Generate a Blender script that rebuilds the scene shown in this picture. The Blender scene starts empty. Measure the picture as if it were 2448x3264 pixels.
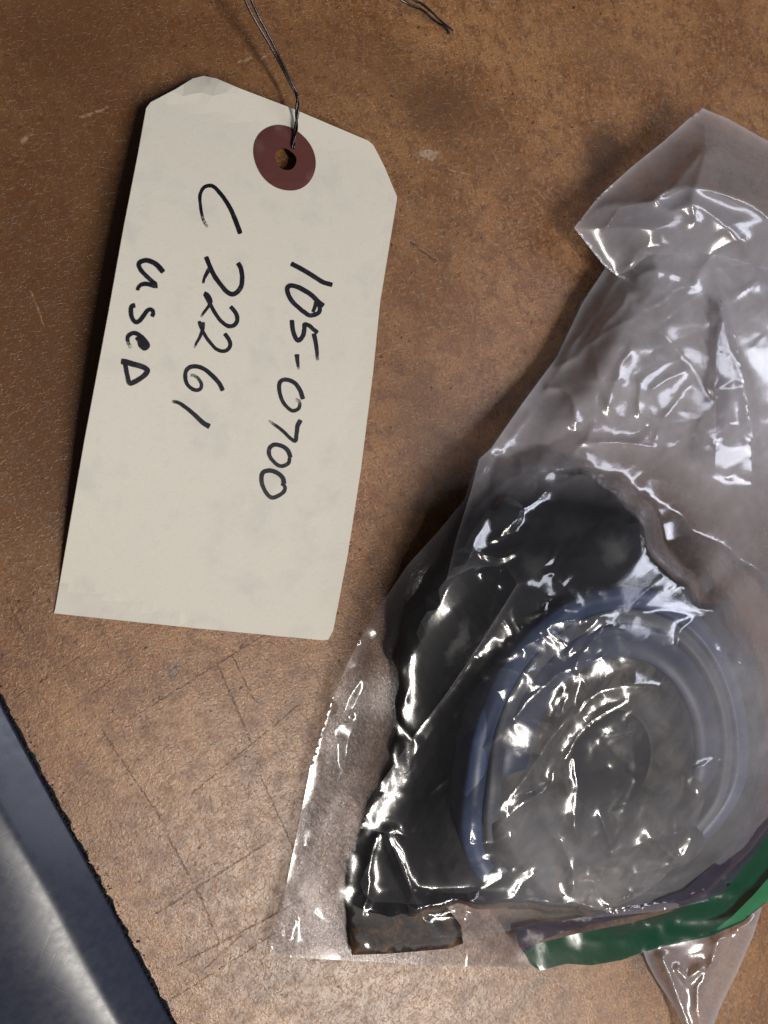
import bpy, bmesh, math, random
import numpy as np
from mathutils import Vector
from mathutils.geometry import delaunay_2d_cdt

# ------------------------------------------------------------------ scene, camera, light
S = bpy.context.scene
COL = S.collection
MM = 0.001
TILT = math.radians(24.0)          # the phone looks down, tipped towards the right
CAM_H = 170.0                      # mm above the bench
F = 2400.0
PW, PH = 2448.0, 3264.0

cd = bpy.data.cameras.new('camera'); cam = bpy.data.objects.new('camera', cd); COL.objects.link(cam)
cam.location = (0, 0, CAM_H*MM); cam.rotation_euler = (0, -TILT, 0)
cd.sensor_fit = 'VERTICAL'; cd.sensor_height = 36; cd.sensor_width = 27
cd.lens = 36*F/PH; cd.clip_start = 0.005; cd.clip_end = 20
cd.dof.use_dof = True; cd.dof.focus_distance = 0.178; cd.dof.aperture_fstop = cd.lens/1.3
S.camera = cam

W = bpy.data.worlds.new('World'); S.world = W; W.use_nodes = True
bgn = W.node_tree.nodes['Background']
bgn.inputs[0].default_value = (0.55, 0.52, 0.55, 1); bgn.inputs[1].default_value = 0.085

def lamp(name, d, dist, sx, sy, power, col, target=(0.075, -0.02, 0), roll=0):
    l = bpy.data.lights.new(name, 'AREA'); l.shape = 'RECTANGLE'; l.size = sx; l.size_y = sy
    l.energy = power; l.color = col
    o = bpy.data.objects.new(name, l); COL.objects.link(o)
    v = Vector(d).normalized(); o.location = Vector(target)+v*dist
    q = v.to_track_quat('Z', 'Y'); o.rotation_euler = q.to_euler()
    return o
# two ceiling fluorescent tubes: one beyond the bottom right of the picture, one further off to the right
lamp('ceiling_tube_lamp', (0.36, -0.66, 1.0), 1.7, 0.10, 1.0, 27, (1.0, 0.94, 0.86))
lamp('far_tube_lamp', (1.15, 0.20, 1.0), 2.4, 0.40, 1.5, 15, (0.84, 0.87, 1.0))

S.view_settings.view_transform = 'Standard'; S.view_settings.look = 'None'
S.view_settings.exposure = 0.0; S.view_settings.gamma = 1.0
S.render.engine = 'CYCLES'
S.cycles.max_bounces = 5; S.cycles.diffuse_bounces = 2; S.cycles.glossy_bounces = 3; S.cycles.transparent_max_bounces = 14
S.cycles.use_adaptive_sampling = True; S.cycles.adaptive_threshold = 0.02
S.cycles.sample_clamp_indirect = 4.0
S.cycles.caustics_reflective = False; S.cycles.caustics_refractive = False
S.cycles.use_denoising = True

# ------------------------------------------------------------------ geometry helpers
ct, st = math.cos(TILT), math.sin(TILT)
def U(px, py, z=0.0):
    """point (mm) at height z seen at photo position px,py - for measuring the place off the photograph"""
    px = np.asarray(px, float); py = np.asarray(py, float); z = np.asarray(z, float)
    a = (px-PW/2)/F; b = -(py-PH/2)/F
    dx = a*ct+st; dy = b; dz = a*st-ct
    t = (z-CAM_H)/dz
    return np.stack([dx*t, dy*t, CAM_H+dz*t], -1)

rng = np.random.default_rng(7); random.seed(7)

def mesh_obj(name, V, Fc, mat, parent=None, smooth=True):
    me = bpy.data.meshes.new(name)
    me.from_pydata([tuple(v) for v in (np.asarray(V)*MM)], [], [tuple(int(i) for i in f) for f in Fc])
    me.update()
    if smooth: me.polygons.foreach_set('use_smooth', [True]*len(me.polygons))
    me.materials.append(mat)
    o = bpy.data.objects.new(name, me); COL.objects.link(o)
    if parent: o.parent = parent; o.matrix_parent_inverse = parent.matrix_world.inverted()
    return o
def empty(name, loc, label, cat, group=None):
    o = bpy.data.objects.new(name, None); COL.objects.link(o)
    o.location = tuple(np.asarray(loc, float)*MM); o.empty_display_size = .01
    o['label'] = label; o['category'] = cat
    if group: o['group'] = group
    bpy.context.view_layer.update()
    return o

def inside(P, poly):
    P = np.asarray(P, float); poly = np.asarray(poly, float); r = np.zeros(len(P), bool)
    n = len(poly)
    for i in range(n):
        x0, y0 = poly[i]; x1, y1 = poly[(i+1) % n]
        c = ((y0 > P[:, 1]) != (y1 > P[:, 1]))
        if y1 != y0:
            r ^= c & (P[:, 0] < (x1-x0)*(P[:, 1]-y0)/(y1-y0)+x0)
    return r
def dpoly(P, pts, closed=False):
    P = np.asarray(P, float); pts = np.asarray(pts, float)
    d = np.full(len(P), 1e9); n = len(pts)
    for i in range(n if closed else n-1):
        a = pts[i]; b = pts[(i+1) % n]; ab = b-a; L = ab@ab+1e-9
        t = np.clip(((P-a)@ab)/L, 0, 1)
        d = np.minimum(d, np.hypot(*(P-(a+t[:, None]*ab)).T))
    return d
def resample(pts, step, closed=False):
    pts = np.asarray(pts, float)
    if closed: pts = np.vstack([pts, pts[:1]])
    seg = np.hypot(*np.diff(pts, axis=0).T); s = np.concatenate([[0], np.cumsum(seg)])
    out = []
    for i in range(len(pts)-1):
        k = max(1, int(round(seg[i]/step)))
        for j in range(k): out.append(pts[i]+(pts[i+1]-pts[i])*j/k)
    if not closed: out.append(pts[-1])
    return np.array(out)
def catmull(pts, sub=6, closed=False):
    p = np.asarray(pts, float); n = len(p); out = []
    for i in range(n if closed else n-1):
        if closed: a, b, c, d = p[(i-1) % n], p[i], p[(i+1) % n], p[(i+2) % n]
        else: a, b, c, d = p[max(i-1, 0)], p[i], p[i+1], p[min(i+2, n-1)]
        for j in range(sub):
            t = j/sub
            out.append(.5*((2*b)+(-a+c)*t+(2*a-5*b+4*c-d)*t*t+(-a+3*b-3*c+d)*t**3))
    if not closed: out.append(p[-1])
    return np.array(out)
def fill(outline, step, holes=(), bstep=None):
    """triangulated sheet: points (2-D) and faces inside outline and outside holes"""
    bstep = bstep or step
    loops = [resample(outline, bstep, True)]+[np.asarray(h, float) for h in holes]
    ed = []; pts = []; k = 0
    for l in loops:
        n = len(l); pts.append(l); ed += [(k+i, k+(i+1) % n) for i in range(n)]; k += n
    B = np.vstack(pts)
    lo, hi = B.min(0), B.max(0)
    ys = np.arange(lo[1], hi[1], step*.866); G = []
    for r, y in enumerate(ys):
        xs = np.arange(lo[0]+(r % 2)*step*.5, hi[0], step); G.append(np.stack([xs, np.full_like(xs, y)], 1))
    G = np.vstack(G); G = G+rng.uniform(-.18, .18, G.shape)*step
    m = inside(G, loops[0])
    for l in loops[1:]: m &= ~inside(G, l)
    for l in loops: m &= dpoly(G, l, True) > step*.45
    G = G[m]
    A = np.vstack([B, G])
    r = delaunay_2d_cdt([Vector((float(x), float(y))) for x, y in A], ed, [], 0, 1e-4)
    P = np.array([(v.x, v.y) for v in r[0]]); Fc = np.array(r[2])
    c = P[Fc].mean(1); m = inside(c, loops[0])
    for l in loops[1:]: m &= ~inside(c, l)
    return P, Fc[m]
def solidify(V, Fc, th, bottom=None):
    """V top verts (mm), lower copy th below, sides closed"""
    V = np.asarray(V); n = len(V); Vb = V.copy(); Vb[:, 2] = V[:, 2]-th if bottom is None else bottom
    edges = {}
    for f in Fc:
        for i in range(len(f)):
            a, b = int(f[i]), int(f[(i+1) % len(f)]); edges[(a, b)] = edges.get((a, b), 0)+1
    # orient faces up
    out = []
    for f in Fc:
        a, b, c = V[f[0]], V[f[1]], V[f[2]]
        nz = (b[0]-a[0])*(c[1]-a[1])-(b[1]-a[1])*(c[0]-a[0])
        out.append(tuple(f) if nz > 0 else tuple(f[::-1]))
    E = set()
    for f in out:
        for i in range(len(f)): E.add((int(f[i]), int(f[(i+1) % len(f)])))
    faces = list(out)+[tuple(int(i)+n for i in f[::-1]) for f in out]
    for a, b in E:
        if (b, a) not in E: faces.append((a+n, b+n, b, a))
    return np.vstack([V, Vb]), faces
def tube(path, rad, seg=8):
    path = np.asarray(path, float); n = len(path)
    rad = np.broadcast_to(np.asarray(rad, float), (n,))
    T = np.gradient(path, axis=0); T /= np.linalg.norm(T, axis=1)[:, None]+1e-9
    N = np.cross(T[0], [0, 0, 1.]); 
    if np.linalg.norm(N) < 1e-3: N = np.cross(T[0], [1., 0, 0])
    V = []
    for i in range(n):
        N = N-T[i]*(N@T[i]); N /= np.linalg.norm(N); B = np.cross(T[i], N)
        for k in range(seg):
            a = 2*math.pi*k/seg; V.append(path[i]+rad[i]*(math.cos(a)*N+math.sin(a)*B))
    Fc = []
    for i in range(n-1):
        for k in range(seg):
            k2 = (k+1) % seg; Fc.append((i*seg+k, i*seg+k2, (i+1)*seg+k2, (i+1)*seg+k))
    Fc.append(tuple(range(seg))[::-1]); Fc.append(tuple((n-1)*seg+k for k in range(seg)))
    return np.array(V), Fc
def lathe(profile, c, seg=72, wob=0.0, a0=None, a1=None):
    V = []; Fc = []; n = len(profile)
    ph = rng.uniform(0, 6, 4)
    for k in range(seg if a0 is None else seg+1):
        a = 2*math.pi*k/seg if a0 is None else math.radians(a0+(a1-a0)*k/seg)
        w = 1+wob*(math.sin(2*a+ph[0])+.6*math.sin(3*a+ph[1])+.5*math.sin(5*a+ph[2]))
        dz = 0 if a0 is None else -7.5*(1-float(sstep(np.array(min(k, seg-k)/(seg*.16)))))
        for r, z in profile: V.append((c[0]+r*w*math.cos(a), c[1]+r*w*math.sin(a), c[2]+z+dz))
    for k in range(seg):
        k2 = (k+1) % seg if a0 is None else k+1
        for i in range(n-1): Fc.append((k*n+i, k2*n+i, k2*n+i+1, k*n+i+1))
    return np.array(V), Fc

# value noise on photo-measured coordinates, used to crumple the film
def vnoise(P, wl, seed):
    g = np.random.default_rng(seed); T = g.uniform(0, 1, (97, 97))
    q = P/wl+g.uniform(0, 50, 2); i = np.floor(q).astype(int); f = q-i; f = f*f*(3-2*f)
    a = T[i[:, 0] % 97, i[:, 1] % 97]; b = T[(i[:, 0]+1) % 97, i[:, 1] % 97]
    c = T[i[:, 0] % 97, (i[:, 1]+1) % 97]; d = T[(i[:, 0]+1) % 97, (i[:, 1]+1) % 97]
    return (a*(1-f[:, 0])+b*f[:, 0])*(1-f[:, 1])+(c*(1-f[:, 0])+d*f[:, 0])*f[:, 1]
def sstep(x): x = np.clip(x, 0, 1); return x*x*(3-2*x)

# ------------------------------------------------------------------ material helpers
class NT:
    def __init__(s, name):
        s.m = bpy.data.materials.new(name); s.m.use_nodes = True; s.t = s.m.node_tree
        for n in list(s.t.nodes): s.t.nodes.remove(n)
        s.out = s.n('ShaderNodeOutputMaterial'); s._co = None
    def n(s, typ, **k):
        x = s.t.nodes.new(typ)
        for a, v in k.items(): setattr(x, a, v)
        return x
    def l(s, a, b): s.t.links.new(a, b)
    def put(s, sock, v):
        if isinstance(v, bpy.types.NodeSocket): s.l(v, sock)
        elif v is not None:
            if sock.type == 'RGBA' and len(v) == 3: v = (*v, 1)
            sock.default_value = v
    def co(s):
        if s._co is None:
            g = s.n('ShaderNodeNewGeometry'); v = s.n('ShaderNodeVectorMath', operation='SCALE')
            s.l(g.outputs['Position'], v.inputs[0]); v.inputs['Scale'].default_value = 1000.0   # millimetres
            s._co = v.outputs[0]
        return s._co
    def math(s, op, a, b=None, c=None, clamp=False):
        x = s.n('ShaderNodeMath', operation=op, use_clamp=clamp)
        s.put(x.inputs[0], a)
        if b is not None: s.put(x.inputs[1], b)
        if c is not None: s.put(x.inputs[2], c)
        return x.outputs[0]
    def vmath(s, op, a, b=None, out=0):
        x = s.n('ShaderNodeVectorMath', operation=op); s.put(x.inputs[0], a)
        if b is not None: s.put(x.inputs[1], b)
        return x.outputs[out]
    def noise(s, scale, detail=3, rough=.55, vec=None, dist=0, col=False):
        x = s.n('ShaderNodeTexNoise'); s.l(vec or s.co(), x.inputs['Vector'])
        x.inputs['Scale'].default_value = scale; x.inputs['Detail'].default_value = detail
        x.inputs['Roughness'].default_value = rough; x.inputs['Distortion'].default_value = dist
        return x.outputs['Color' if col else 'Fac']
    def mapv(s, rot=(0, 0, 0), sc=(1, 1, 1), loc=(0, 0, 0), vec=None):
        x = s.n('ShaderNodeMapping', vector_type='TEXTURE'); s.l(vec or s.co(), x.inputs['Vector']); sc = tuple(1/v if v else 1e6 for v in sc)
        x.inputs['Rotation'].default_value = rot; x.inputs['Scale'].default_value = sc; x.inputs['Location'].default_value = loc
        return x.outputs[0]
    def ramp(s, fac, stops):
        x = s.n('ShaderNodeValToRGB'); s.l(fac, x.inputs[0]); e = x.color_ramp.elements
        while len(e) < len(stops): e.new(.5)
        for i, (p, c) in enumerate(stops):
            e[i].position = p; e[i].color = (*c, 1) if hasattr(c, '__len__') else (c, c, c, 1)
        return x.outputs[0]
    def sm(s, fac, a, b, lo=0., hi=1.):
        x = s.n('ShaderNodeMapRange', interpolation_type='SMOOTHSTEP'); s.put(x.inputs[0], fac)
        x.inputs[1].default_value = a; x.inputs[2].default_value = b; x.inputs[3].default_value = lo; x.inputs[4].default_value = hi
        return x.outputs[0]
    def mix(s, fac, a, b, mode='MIX'):
        x = s.n('ShaderNodeMix', data_type='RGBA', blend_type=mode)
        s.put(x.inputs[0], fac); s.put(x.inputs[6], a); s.put(x.inputs[7], b)
        return x.outputs[2]
    def bump(s, h, strength=.5, dist=.0002, normal=None):
        x = s.n('ShaderNodeBump'); s.l(h, x.inputs['Height']); x.inputs['Strength'].default_value = strength
        x.inputs['Distance'].default_value = dist
        if normal is not None: s.l(normal, x.inputs['Normal'])
        return x.outputs[0]
    def bsdf(s, col, rough=.5, normal=None, metal=0., spec=.5, coat=0., coat_rough=.1, alpha=None, trans=None):
        x = s.n('ShaderNodeBsdfPrincipled'); s.put(x.inputs['Base Color'], col); s.put(x.inputs['Roughness'], rough)
        s.put(x.inputs['Metallic'], metal); s.put(x.inputs['Specular IOR Level'], spec)
        s.put(x.inputs['Coat Weight'], coat); s.put(x.inputs['Coat Roughness'], coat_rough)
        if normal is not None: s.l(normal, x.inputs['Normal'])
        if alpha is not None: s.put(x.inputs['Alpha'], alpha)
        s.l(x.outputs[0], s.out.inputs[0]); return x
    def seg(s, p, a, b, w, soft=.6):
        """mask of a scratch of half width w (mm) between a and b"""
        A = Vector((a[0], a[1], 0)); Bv = Vector((b[0], b[1], 0)); d = Bv-A
        pa = s.vmath('SUBTRACT', p, tuple(A))
        t = s.math('MULTIPLY', s.vmath('DOT_PRODUCT', pa, tuple(d), out=1), 1/max(d.length_squared, 1e-6), clamp=True)
        x = s.n('ShaderNodeVectorMath', operation='SCALE'); x.inputs[0].default_value = tuple(d); s.l(t, x.inputs['Scale'])
        di = s.vmath('LENGTH', s.vmath('SUBTRACT', pa, x.outputs[0]), out=1)
        return s.sm(di, w*soft, w*(1+soft), 1., 0.)
    def blob(s, p, c, rx, ry, ang=0., soft=.7):
        m = s.mapv(vec=s.vmath('SUBTRACT', p, (c[0], c[1], 0)), rot=(0, 0, ang), sc=(1/rx, 1/ry, 0))
        return s.sm(s.vmath('LENGTH', m, out=1), 1-soft, 1+soft*.5, 1., 0.)

# ------------------------------------------------------------------ materials
def XY(px, py, z=0): p = U(px, py, z); return (float(p[0]), float(p[1]))

def hardboard():
    k = NT('oiled_hardboard')
    p2 = k.vmath('MULTIPLY', k.co(), (1, 1, 0))
    wn = k.noise(.35, 3, .6, vec=p2, col=True)
    warp = k.vmath('ADD', p2, k.vmath('MULTIPLY', k.vmath('SUBTRACT', wn, (.5, .5, .5)), (9, 9, 0)))
    fine = k.vmath('ADD', p2, k.vmath('MULTIPLY', k.vmath('SUBTRACT', k.noise(1.1, 2, .6, vec=p2, col=True), (.5, .5, .5)), (1.0, 1.0, 0)))
    big = k.noise(.045, 4, .6, vec=p2)
    mid = k.noise(.22, 5, .65, vec=p2)
    sml = k.noise(1.5, 4, .7, vec=p2)
    base = k.mix(k.sm(big, .35, .65), (.200, .083, .029), (.325, .162, .066))
    base = k.mix(k.sm(mid, .44, .66, 0, .8), base, (.135, .054, .02))
    base = k.mix(k.sm(k.noise(.5, 4, .7, vec=p2), .50, .68, 0, .65), base, (.35, .185, .09))
    base = k.mix(k.sm(sml, .50, .72, 0, .65), base, (.12, .05, .02))
    base = k.mix(k.sm(k.noise(1.3, 4, .7, vec=k.mapv(loc=(17, 5, 0), vec=p2)), .52, .72, 0, .6), base, (.40, .22, .11))
    # wood fibres pressed into the board, short pale and dark strokes in several directions
    hgt = None
    for i, (ang, sx, sy, a, b) in enumerate(((.3, .42, 2.0, .605, .70), (1.35, .36, 2.3, .615, .70), (2.4, .34, 1.8, .61, .70), (.85, .5, 2.8, .62, .71), (1.9, .22, 1.6, .64, .71))):
        n = k.noise(1.0, 1.5, .5, vec=k.mapv(rot=(0, 0, ang), sc=(sx, sy, 1), loc=(i*37, i*11, 0), vec=fine))
        f = k.sm(n, a, b)
        base = k.mix(k.math('MULTIPLY', f, .5), base, (.42, .255, .135))
        hgt = f if hgt is None else k.math('ADD', hgt, f)
    for i, (ang, sx, sy, a, b) in enumerate(((1.9, .45, 2.2, .59, .68), (.6, .5, 2.6, .60, .69))):
        n = k.noise(1.0, 1.5, .5, vec=k.mapv(rot=(0, 0, ang), sc=(sx, sy, 1), loc=(i*53+9, 71, 0), vec=fine))
        base = k.mix(k.math('MULTIPLY', k.sm(n, a, b), .6), base, (.085, .036, .015))
    # pits and specks
    v = k.n('ShaderNodeTexVoronoi', feature='F1'); k.l(fine, v.inputs['Vector']); v.inputs['Scale'].default_value = .36
    rnd = k.sm(v.outputs['Color'], .0, 1.)
    sep = k.n('ShaderNodeSeparateColor'); k.l(v.outputs['Color'], sep.inputs[0])
    rad = k.math('MULTIPLY', k.math('POWER', sep.outputs[0], 2.6), .15)
    speck = k.math('LESS_THAN', v.outputs['Distance'], rad)
    pit = k.sm(k.math('SUBTRACT', v.outputs['Distance'], rad), -.03, .02, 1., 0.)
    base = k.mix(k.math('MULTIPLY', pit, .9), base, (.022, .014, .012))
    v2 = k.n('ShaderNodeTexVoronoi', feature='F1'); k.l(k.mapv(rot=(0, 0, .8), sc=(.55, 1.5, 1), vec=fine), v2.inputs['Vector']); v2.inputs['Scale'].default_value = .8
    sep2 = k.n('ShaderNodeSeparateColor'); k.l(v2.outputs['Color'], sep2.inputs[0])
    f2 = k.sm(k.math('SUBTRACT', v2.outputs['Distance'], k.math('MULTIPLY', k.math('POWER', sep2.outputs[1], 4.0), .34)), -.05, .02, 1., 0.)
    base = k.mix(k.math('MULTIPLY', f2, .75), base, (.05, .022, .012))
    # oil stains, dark patches and the bag's shadow painted into the board colour
    for (px, py, rx, ry, an, st_, c) in STAINS_SHADOWS:
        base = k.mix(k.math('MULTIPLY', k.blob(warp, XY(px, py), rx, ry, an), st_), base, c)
    # knife cuts and scratches
    cut = None
    for (x0, y0, x1, y1, w, dark) in CUTS:
        m = k.seg(fine, XY(x0, y0), XY(x1, y1), w)
        m = k.math('MULTIPLY', m, k.sm(k.noise(.5, 3, .6, vec=k.mapv(loc=(x0, y0, 0), vec=p2)), .32, .62))
        if dark:
            base = k.mix(k.math('MULTIPLY', m, .72), base, (.045, .02, .01))
            cut = m if cut is None else k.math('MAXIMUM', cut, m)
        else:
            base = k.mix(k.math('MULTIPLY', m, .5), base, (.46, .32, .20))
    h = k.math('ADD', k.math('MULTIPLY', hgt, .5), k.math('MULTIPLY', sml, 1.3))
    h = k.math('SUBTRACT', h, k.math('MULTIPLY', cut, 1.2)); h = k.math('SUBTRACT', h, pit)
    rough = k.sm(mid, .3, .75, .25, .40)
    k.bsdf(base, rough, k.bump(h, .7, .00010), spec=.58)
    return k.m

STAINS_SHADOWS = [  # photo position, radii mm, angle, strength, colour
    (1400, 330, 12, 9, .5, .62, (.075, .036, .017)), (1260, 230, 8, 10, 0, .4, (.10, .045, .02)),  # soft darker patches near the top of the board
    (1930, 480, 9, 8, .4, .75, (.06, .03, .017)), (1900, 600, 6, 9, 0, .5, (.07, .035, .02)),  # cast shadow of the bag's top flap, painted into the board colour
    (1500, 420, 22, 12, -.5, .35, (.13, .065, .028)), (190, 650, 26, 70, .1, .72, (.095, .042, .018)), (60, 1400, 16, 50, 0, .5, (.10, .045, .019)), (450, 60, 50, 22, 0, .6, (.105, .047, .02)), (1250, 800, 26, 60, .2, .3, (.14, .07, .03)),
    (120, 1350, 14, 40, 0, .30, (.12, .055, .024)), (1350, 1350, 10, 14, .4, .35, (.10, .05, .022)),  # second one is the bag's shadow beside it, painted as board colour
    (1050, 160, 18, 10, .2, .25, (.13, .06, .027)), (800, 2440, 3.2, 6.5, .2, .55, (.12, .055, .022)),
    (930, 2300, 4, 16, -.25, .35, (.13, .06, .025)), (557, 2132, 1.3, 1.7, 0, .7, (.05, .045, .05)),
    (900, 3130, 9, 3.5, .3, .5, (.13, .06, .022)), (1690, 3150, 9, 3, .6, .5, (.10, .05, .02)), (1250, 3200, 14, 4, .2, .35, (.15, .07, .026)),
    (2050, 3050, 6, 5, 0, .6, (.06, .03, .015)), (1360, 490, 3.5, .9, .25, .7, (.42, .33, .25)), (640, 860, 0.1, .1, 0, 0, (.1, .1, .1)),
    (1900, 150, 30, 8, 0, .25, (.27, .15, .075)),
]
CUTS = [  # photo start, photo end, half width mm, dark?
    (415, 2290, 860, 2010, .16, 1), (690, 2110, 800, 2365, .15, 1), (740, 2090, 810, 2230, .12, 1), (610, 2530, 960, 2240, .12, 1),
    (325, 2330, 520, 2620, .10, 1), (520, 2640, 640, 2860, .16, 1), (500, 2910, 860, 2680, .18, 1), (640, 2860, 700, 3010, .12, 1),
    (560, 3080, 960, 2870, .15, 1), (830, 2470, 960, 2760, .10, 1), (540, 3190, 900, 2960, .10, 1), (770, 2980, 640, 3100, .08, 1),
    (200, 2280, 420, 2120, .08, 1), (1790, 760, 1600, 800, .10, 1), (1385, 830, 1310, 770, .30, 1), (20, 1900, 90, 2060, .08, 1),
    (40, 2230, 330, 2040, .09, 1), (1040, 1180, 1330, 1090, .07, 0),
    (255, 375, 345, 343, .22, 0), (72, 450, 92, 428, .3, 0), (760, 200, 800, 185, .22, 0), (830, 190, 870, 165, .2, 0),
    (1570, 480, 1610, 560, .22, 0), (1430, 540, 1510, 560, .16, 0), (1810, 780, 1850, 830, .18, 0), (100, 930, 140, 1040, .15, 0),
    (430, 2700, 455, 2790, .22, 0), (1800, 180, 1960, 250, .10, 0), (300, 1700, 340, 1650, .1, 0), (1050, 2080, 1100, 2160, .12, 0),
]

def card_mat(name, col, col2, bs=.25):
    k = NT(name); c = k.mix(k.noise(.08, 3), col, col2)
    c = k.mix(k.sm(k.noise(2.2, 4, .7), .35, .75, 0, .32), c, tuple(x*.82 for x in col2))
    c = k.mix(k.sm(k.noise(1., 2, .6, vec=k.mapv(rot=(0, 0, .5), sc=(.5, 2.2, 1))), .6, .72, 0, .30), c, tuple(x*.78 for x in col2))
    g = k.sm(k.noise(.11, 3, .6, vec=k.mapv(loc=(31, 7, 0))), .50, .76, 0, .26)
    c = k.mix(g, c, (.40, .39, .41))
    v = k.n('ShaderNodeTexVoronoi'); k.l(k.co(), v.inputs['Vector']); v.inputs['Scale'].default_value = .09
    s = k.n('ShaderNodeSeparateColor'); k.l(v.outputs['Color'], s.inputs[0])
    d = k.math('LESS_THAN', v.outputs['Distance'], k.math('MULTIPLY', k.math('POWER', s.outputs[0], 5.), .03))
    c = k.mix(k.math('MULTIPLY', d, .8), c, (.06, .05, .05))
    k.bsdf(c, .62, k.bump(k.noise(5., 3, .6), bs, .00008), spec=.25)
    return k.m
M = {}
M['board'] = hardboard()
M['card'] = card_mat('manila_card', (.685, .652, .57), (.66, .632, .56))
M['ring'] = card_mat('red_brown_fibre', (.125, .038, .032), (.085, .027, .024))
def ink():
    k = NT('marker_ink'); n = k.noise(.55, 4, .65, dist=.6)
    c = k.mix(k.sm(n, .5, .78), (.006, .006, .011), (.04, .038, .055))
    a = k.sm(k.noise(1.1, 4, .7), .66, .82, 1., .45)
    at = k.n('ShaderNodeAttribute'); at.attribute_name = 'dry'
    a = k.math('MULTIPLY', a, k.sm(k.math('ADD', k.noise(2.2, 3, .7), k.math('MULTIPLY', at.outputs['Fac'], -1.0)), -.45, .12))
    k.bsdf(c, .35, spec=.4, alpha=a); return k.m
M['ink'] = ink()
def wire():
    k = NT('annealed_wire'); c = k.mix(k.noise(.6, 3), (.035, .03, .03), (.10, .09, .09))
    k.bsdf(c, .26, metal=1.); return k.m
M['wire'] = wire()
def vinyl():
    k = NT('dark_grey_vinyl'); c = k.mix(k.noise(.06, 3), (.019, .024, .046), (.025, .029, .050))
    c = k.mix(k.sm(k.noise(1.6, 4, .7), .62, .8, 0, .35), c, (.045, .045, .055))
    d = k.vmath('SUBTRACT', U(560, 3264), U(0, 2215)); 
    h = k.math('MULTIPLY', k.noise(.5, 2, .5), .8)
    sc = None
    for i, a in enumerate((.35, 1.1, 2.5)):
        n = k.sm(k.noise(1., 1, .5, vec=k.mapv(rot=(0, 0, a), sc=(.16, 1.6, 1), loc=(i*19, 5, 0))), .68, .73)
        sc = n if sc is None else k.math('MAXIMUM', sc, n)
    c = k.mix(k.math('MULTIPLY', sc, .2), c, (.018, .018, .022)); sc = k.math('MULTIPLY', sc, .25)
    k.bsdf(c, k.sm(k.noise(.5, 3), .3, .7, .27, .33), k.bump(k.math('SUBTRACT', h, sc), .12, .0001), spec=.45); return k.m
M['vinyl'] = vinyl()
def plain(name, col, col2, rough, spec=.5, sc=.3, bs=.3, metal=0., coat=0.):
    k = NT(name); c = k.mix(k.sm(k.noise(sc, 4, .65), .3, .7), col, col2)
    k.bsdf(c, rough, k.bump(k.noise(sc*6, 4, .65), bs, .0001), spec=spec, metal=metal, coat=coat); return k.m
M['dirt'] = plain('grime', (.012, .010, .010), (.05, .03, .02), .8)
def iron():
    k = NT('black_oily_iron'); c = k.mix(k.sm(k.noise(.25, 4, .65), .3, .7), (.005, .006, .009), (.013, .013, .015))
    p2 = k.vmath('MULTIPLY', k.co(), (1, 1, 0))
    wp_ = k.vmath('ADD', p2, k.vmath('MULTIPLY', k.vmath('SUBTRACT', k.noise(.22, 3, .6, vec=p2, col=True), (.5, .5, .5)), (6, 6, 0)))
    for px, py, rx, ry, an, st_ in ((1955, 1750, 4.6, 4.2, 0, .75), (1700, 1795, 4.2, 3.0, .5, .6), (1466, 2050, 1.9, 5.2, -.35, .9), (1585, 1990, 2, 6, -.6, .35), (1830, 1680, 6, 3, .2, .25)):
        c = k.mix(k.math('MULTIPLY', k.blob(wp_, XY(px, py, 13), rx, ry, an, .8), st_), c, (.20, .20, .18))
    k.bsdf(c, .5, k.bump(k.noise(1.5, 4, .65), .35, .0001), spec=.25); return k.m
M['iron'] = iron()
M['iron2'] = plain('worn_black_edge', (.012, .012, .013), (.05, .046, .042), .38, .4, .5, .5)
M['blue'] = plain('blue_black_rim', (.075, .115, .235), (.11, .15, .26), .35, .5, .2, .2)
M['navy'] = plain('navy_band', (.070, .092, .155), (.115, .13, .19), .35, .4, .2, .2)
M['ledge'] = plain('grey_ledge', (.12, .13, .165), (.17, .18, .20), .45, .5, .4, .3)
def steel():
    k = NT('stained_grey_metal'); p2 = k.vmath('MULTIPLY', k.co(), (1, 1, 0))
    c = k.mix(k.sm(k.noise(.16, 4, .65, dist=.6), .32, .66), (.055, .050, .046), (.19, .175, .155))
    c = k.mix(k.sm(k.noise(1., 3, .6, vec=k.mapv(rot=(0, 0, .75), sc=(.06, .22, 1), vec=p2)), .48, .66, 0, .8), c, (.028, .026, .028))
    c = k.mix(k.sm(k.noise(.10, 3, .6, vec=k.mapv(loc=(40, 9, 0))), .5, .7, 0, .5), c, (.10, .11, .15))
    wp_ = k.vmath('ADD', p2, k.vmath('MULTIPLY', k.vmath('SUBTRACT', k.noise(.25, 4, .6, vec=p2, col=True), (.5, .5, .5)), (7, 7, 0)))
    for px, py, rx, ry, an, st_ in ((2010, 2345, 9.5, 9, 0, 1.0), (1990, 2500, 6.5, 7, .3, .8), (2190, 2450, 3, 15, .05, .75), (1700, 2560, 4, 9, .5, .6), (2250, 2640, 6, 5, 0, .7), (1900, 2700, 9, 4, .3, .5)):  # dark of the bore, groove and recesses is painted into the metal colour
        c = k.mix(k.math('MULTIPLY', k.blob(wp_, XY(px, py, 15), rx, ry, an, .6), st_), c, (.012, .011, .014))
    k.bsdf(c, .5, k.bump(k.noise(1.3, 4, .65), .4, .0001), spec=.35); return k.m
M['steel'] = steel()
M['bore'] = plain('dark_bore', (.010, .009, .012), (.016, .015, .018), .5, .3)
M['pad'] = plain('pale_grey_pad', (.17, .175, .16), (.26, .255, .23), .6, .3)
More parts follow.
